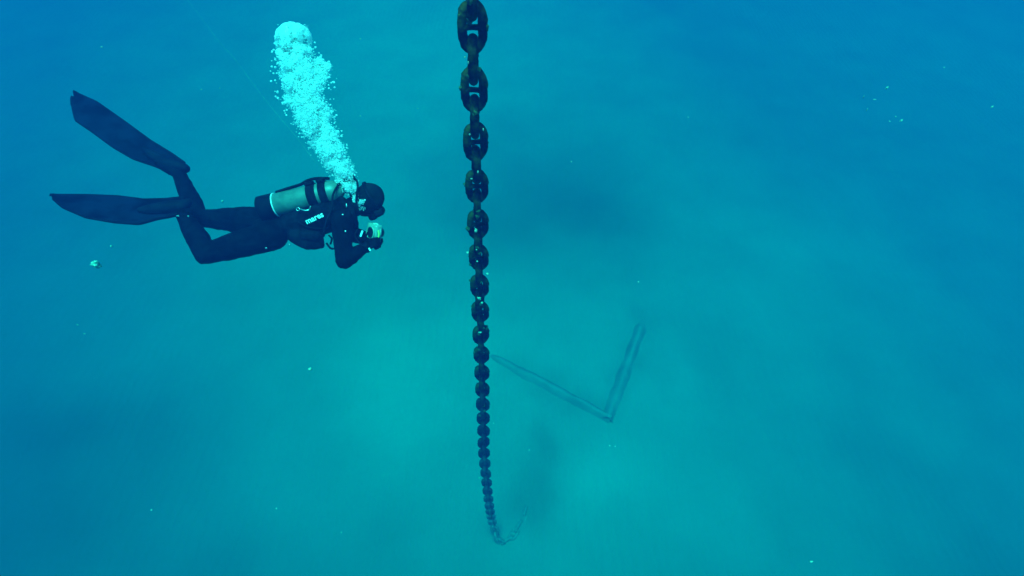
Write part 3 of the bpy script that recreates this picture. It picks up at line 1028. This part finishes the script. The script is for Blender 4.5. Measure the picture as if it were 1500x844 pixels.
# ------------------------------------------------------------ drifting flecks
base_lab = [
    (149, 69, 3.0, .0055, 'bright white fleck drifting high above the upper fin', 'w'),
    (141, 388, 3.1, .027, 'large pale green gelatinous scrap drifting below the lower fin', 'j'),
    (163, 361, 3.6, .009, 'faint small scrap just above right of the large green scrap', 'j'),
    (454, 541, 3.0, .012, 'pale green fleck well below the diver, left of the chain', 'j'),
    (935, 413, 3.0, .0055, 'pinpoint white fleck right of the chain above the sunken frame', 'w'),
    (1188, 823, 2.6, .0075, 'pale fleck close to the bottom edge, right of the chain', 'j'),
    (222, 747, 3.0, .0060, 'small white fleck low down at the left, below the diver', 'w'),
    (405, 745, 3.0, .0055, 'small pale fleck low down between the left fleck and the chain foot', 'w'),
    (500, 780, 3.2, .0048, 'dim fleck just left of the foot of the chain', 'w'),
    (837, 237, 3.0, .0045, 'pinpoint white fleck right of the upper chain over the dark reef', 'w'),
    (1008, 172, 3.2, .0050, 'pale pinpoint fleck far right of the second chain link', 'w'),
    (1453, 157, 3.0, .0065, 'pale fleck alone near the right edge', 'j'),
    (1299, 129, 3.4, .0085, 'topmost fleck of the loose ring of flecks at upper right', 'j'),
    (1281, 146, 3.4, .0080, 'short level streak inside the loose ring of flecks', 'sh'),
    (1265, 142, 3.6, .0070, 'upright streak at the left of the loose ring of flecks', 'sv'),
    (1270, 161, 3.5, .0075, 'lower upright streak of the loose ring of flecks', 'sv'),
    (1303, 178, 3.6, .0070, 'lower left fleck at the bottom of the loose ring', 'w'),
    (1320, 177, 3.4, .0085, 'lower right fleck at the bottom of the loose ring', 'j'),
    (1312, 171, 3.8, .0060, 'dim fleck between the two lowest of the loose ring', 'w'),
    (1383, 99, 3.8, .0060, 'dim fleck above and right of the loose ring of flecks', 'w'),
    (295, 131, 3.2, .0048, 'tiny white fleck left of the thin line, brighter of two', 'w'),
    (322, 129, 3.4, .0040, 'tiny dim fleck beside the brighter one left of the thin line', 'w'),
    (326, 295, 3.5, .0080, 'pale green fleck just above the diver\'s thigh', 'j'),
    (723, 620, 3.4, .0045, 'tiny white fleck touching the right side of the lower chain', 'w'),
    (893, 653, 3.2, .0055, 'pale fleck below the corner of the sunken frame, left of a pair', 'w'),
    (901, 654, 3.2, .0045, 'smaller fleck right of its twin below the frame corner', 'w'),
    (528, 57, 3.4, .0050, 'small fleck right of the dome of the plume', 'w'),
    (528, 170, 3.4, .0050, 'dim fleck right of the waist of the plume', 'w'),
    (114, 476, 3.6, .0060, 'upper of two faint slanting streaks at the left', 'sd'),
    (124, 489, 3.6, .0060, 'lower of two faint slanting streaks at the left', 'sd'),
    (612, 159, 3.4, .0042, 'dim fleck left of the upper chain', 'w'),
    (775, 659, 3.2, .0042, 'dim fleck below the middle of the lower frame beam', 'w'),
]
for (px, py, z, r, lab, kd) in base_lab:
    bm = bmesh.new()
    sq = {'w': (1, 1, .8), 'j': (1, .7, 1.1), 'sh': (1.8, .5, .5), 'sv': (.5, .5, 1.7), 'sd': (1.5, .4, 1.3)}[kd]
    lump(bm, (0, 0, 0), r * 0.8, px * 0.61, 0.55, 3, sq)
    if kd == 'j':
        lump(bm, (r * 0.5, 0, r * 0.7), r * 0.5, px * 0.3, 0.8, 3, (0.8, .6, 1.2))
        lump(bm, (-r * 0.6, 0, -r * 0.5), r * 0.4, px * 0.2, 0.8, 3, (1, .6, .7))
    if kd == 'sd':
        bmesh.ops.transform(bm, matrix=Matrix.Rotation(R(40), 4, 'Y'), verts=bm.verts)
    o = mesh('drifting_fleck', bm, M_jelly if kd == 'j' else M_speck)
    o.location = P(px, py, z)
    tag(o, lab, 'fleck', 'flecks drifting in the water')

# thin line running down from the surface, behind the plume
bm = bmesh.new()
lp = smooth_path([P(240, -40, 7.0), P(284, 12, 6.6), P(320, 60, 6.2), P(342, 84, 6.0), P(365, 115, 5.7), P(398, 158, 5.2), P(430, 196, 4.7), P(462, 238, 4.2)], 8)
tube(bm, lp, 0.0009, 8)
tag(mesh('thin_line', bm, M_rope), 'very thin pale line slanting down from the upper left toward the plume', 'line')

# ------------------------------------------------------------ things on the seabed
def beam(name, a, b6, w, h, par, keep=1.0):
    """a steel beam drowned in silt: only its rounded, uneven back shows"""
    bm = bmesh.new()
    ax = (b6 - a).normalized()
    sd_ = ax.cross(Vector((0, 0, 1))).normalized()
    L = (b6 - a).length
    NL_, NW_ = 90, 22
    g = []
    for i in range(NL_ + 1):
        t = i / NL_
        c = a + ax * (L * t)
        endf = min(1, t * 5) * min(1, (1 - t) * 5 + keep)
        sink = 0.10 * (1 - endf)
        row = []
        for j in range(NW_ + 1):
            q = -1 + 2 * j / NW_
            x = c + sd_ * (q * w * (1 + 0.25 * noise.noise(c * 1.9)))
            z = hills(x.x, x.y) - 0.05 - sink - 0.05 * q * q + (h * math.exp(-(q * 2.0) ** 2) * endf) * (1 + 0.5 * noise.noise(x * 2.3)) + 0.012 * noise.noise(x * 9)
            row.append(bm.verts.new((x.x, x.y, z)))
        g.append(row)
    for i in range(NL_):
        for j in range(NW_):
            bm.faces.new((g[i][j], g[i][j + 1], g[i + 1][j + 1], g[i + 1][j]))
    return mesh(name, bm, M_beam, par)
A_, B_, C_ = G(696, 508, -0.15), G(890, 612, -0.11), G(948, 455, -0.13)
D_ = A_ + (C_ - B_)
D_.z = 0.16
fr = empty('sunken_frame', B_ * 1.0)
tag(fr, 'faint dark sunken steel frame lying half seen on the seabed right of the chain', 'frame')
for a, b7 in ((A_, B_), (C_, B_)):
    e = (b7 - a).normalized() * 0.14
    beam('beam', a, b7 + e * 0.5, 0.24 if a is A_ else 0.27, 0.17, fr)
bm = bmesh.new()
lump(bm, B_ + Vector((0, 0, 0.0)), 0.17, 3.3, 0.5, 4, (1.1, 0.9, 0.7))
mesh('corner_plate', bm, M_beam, fr)
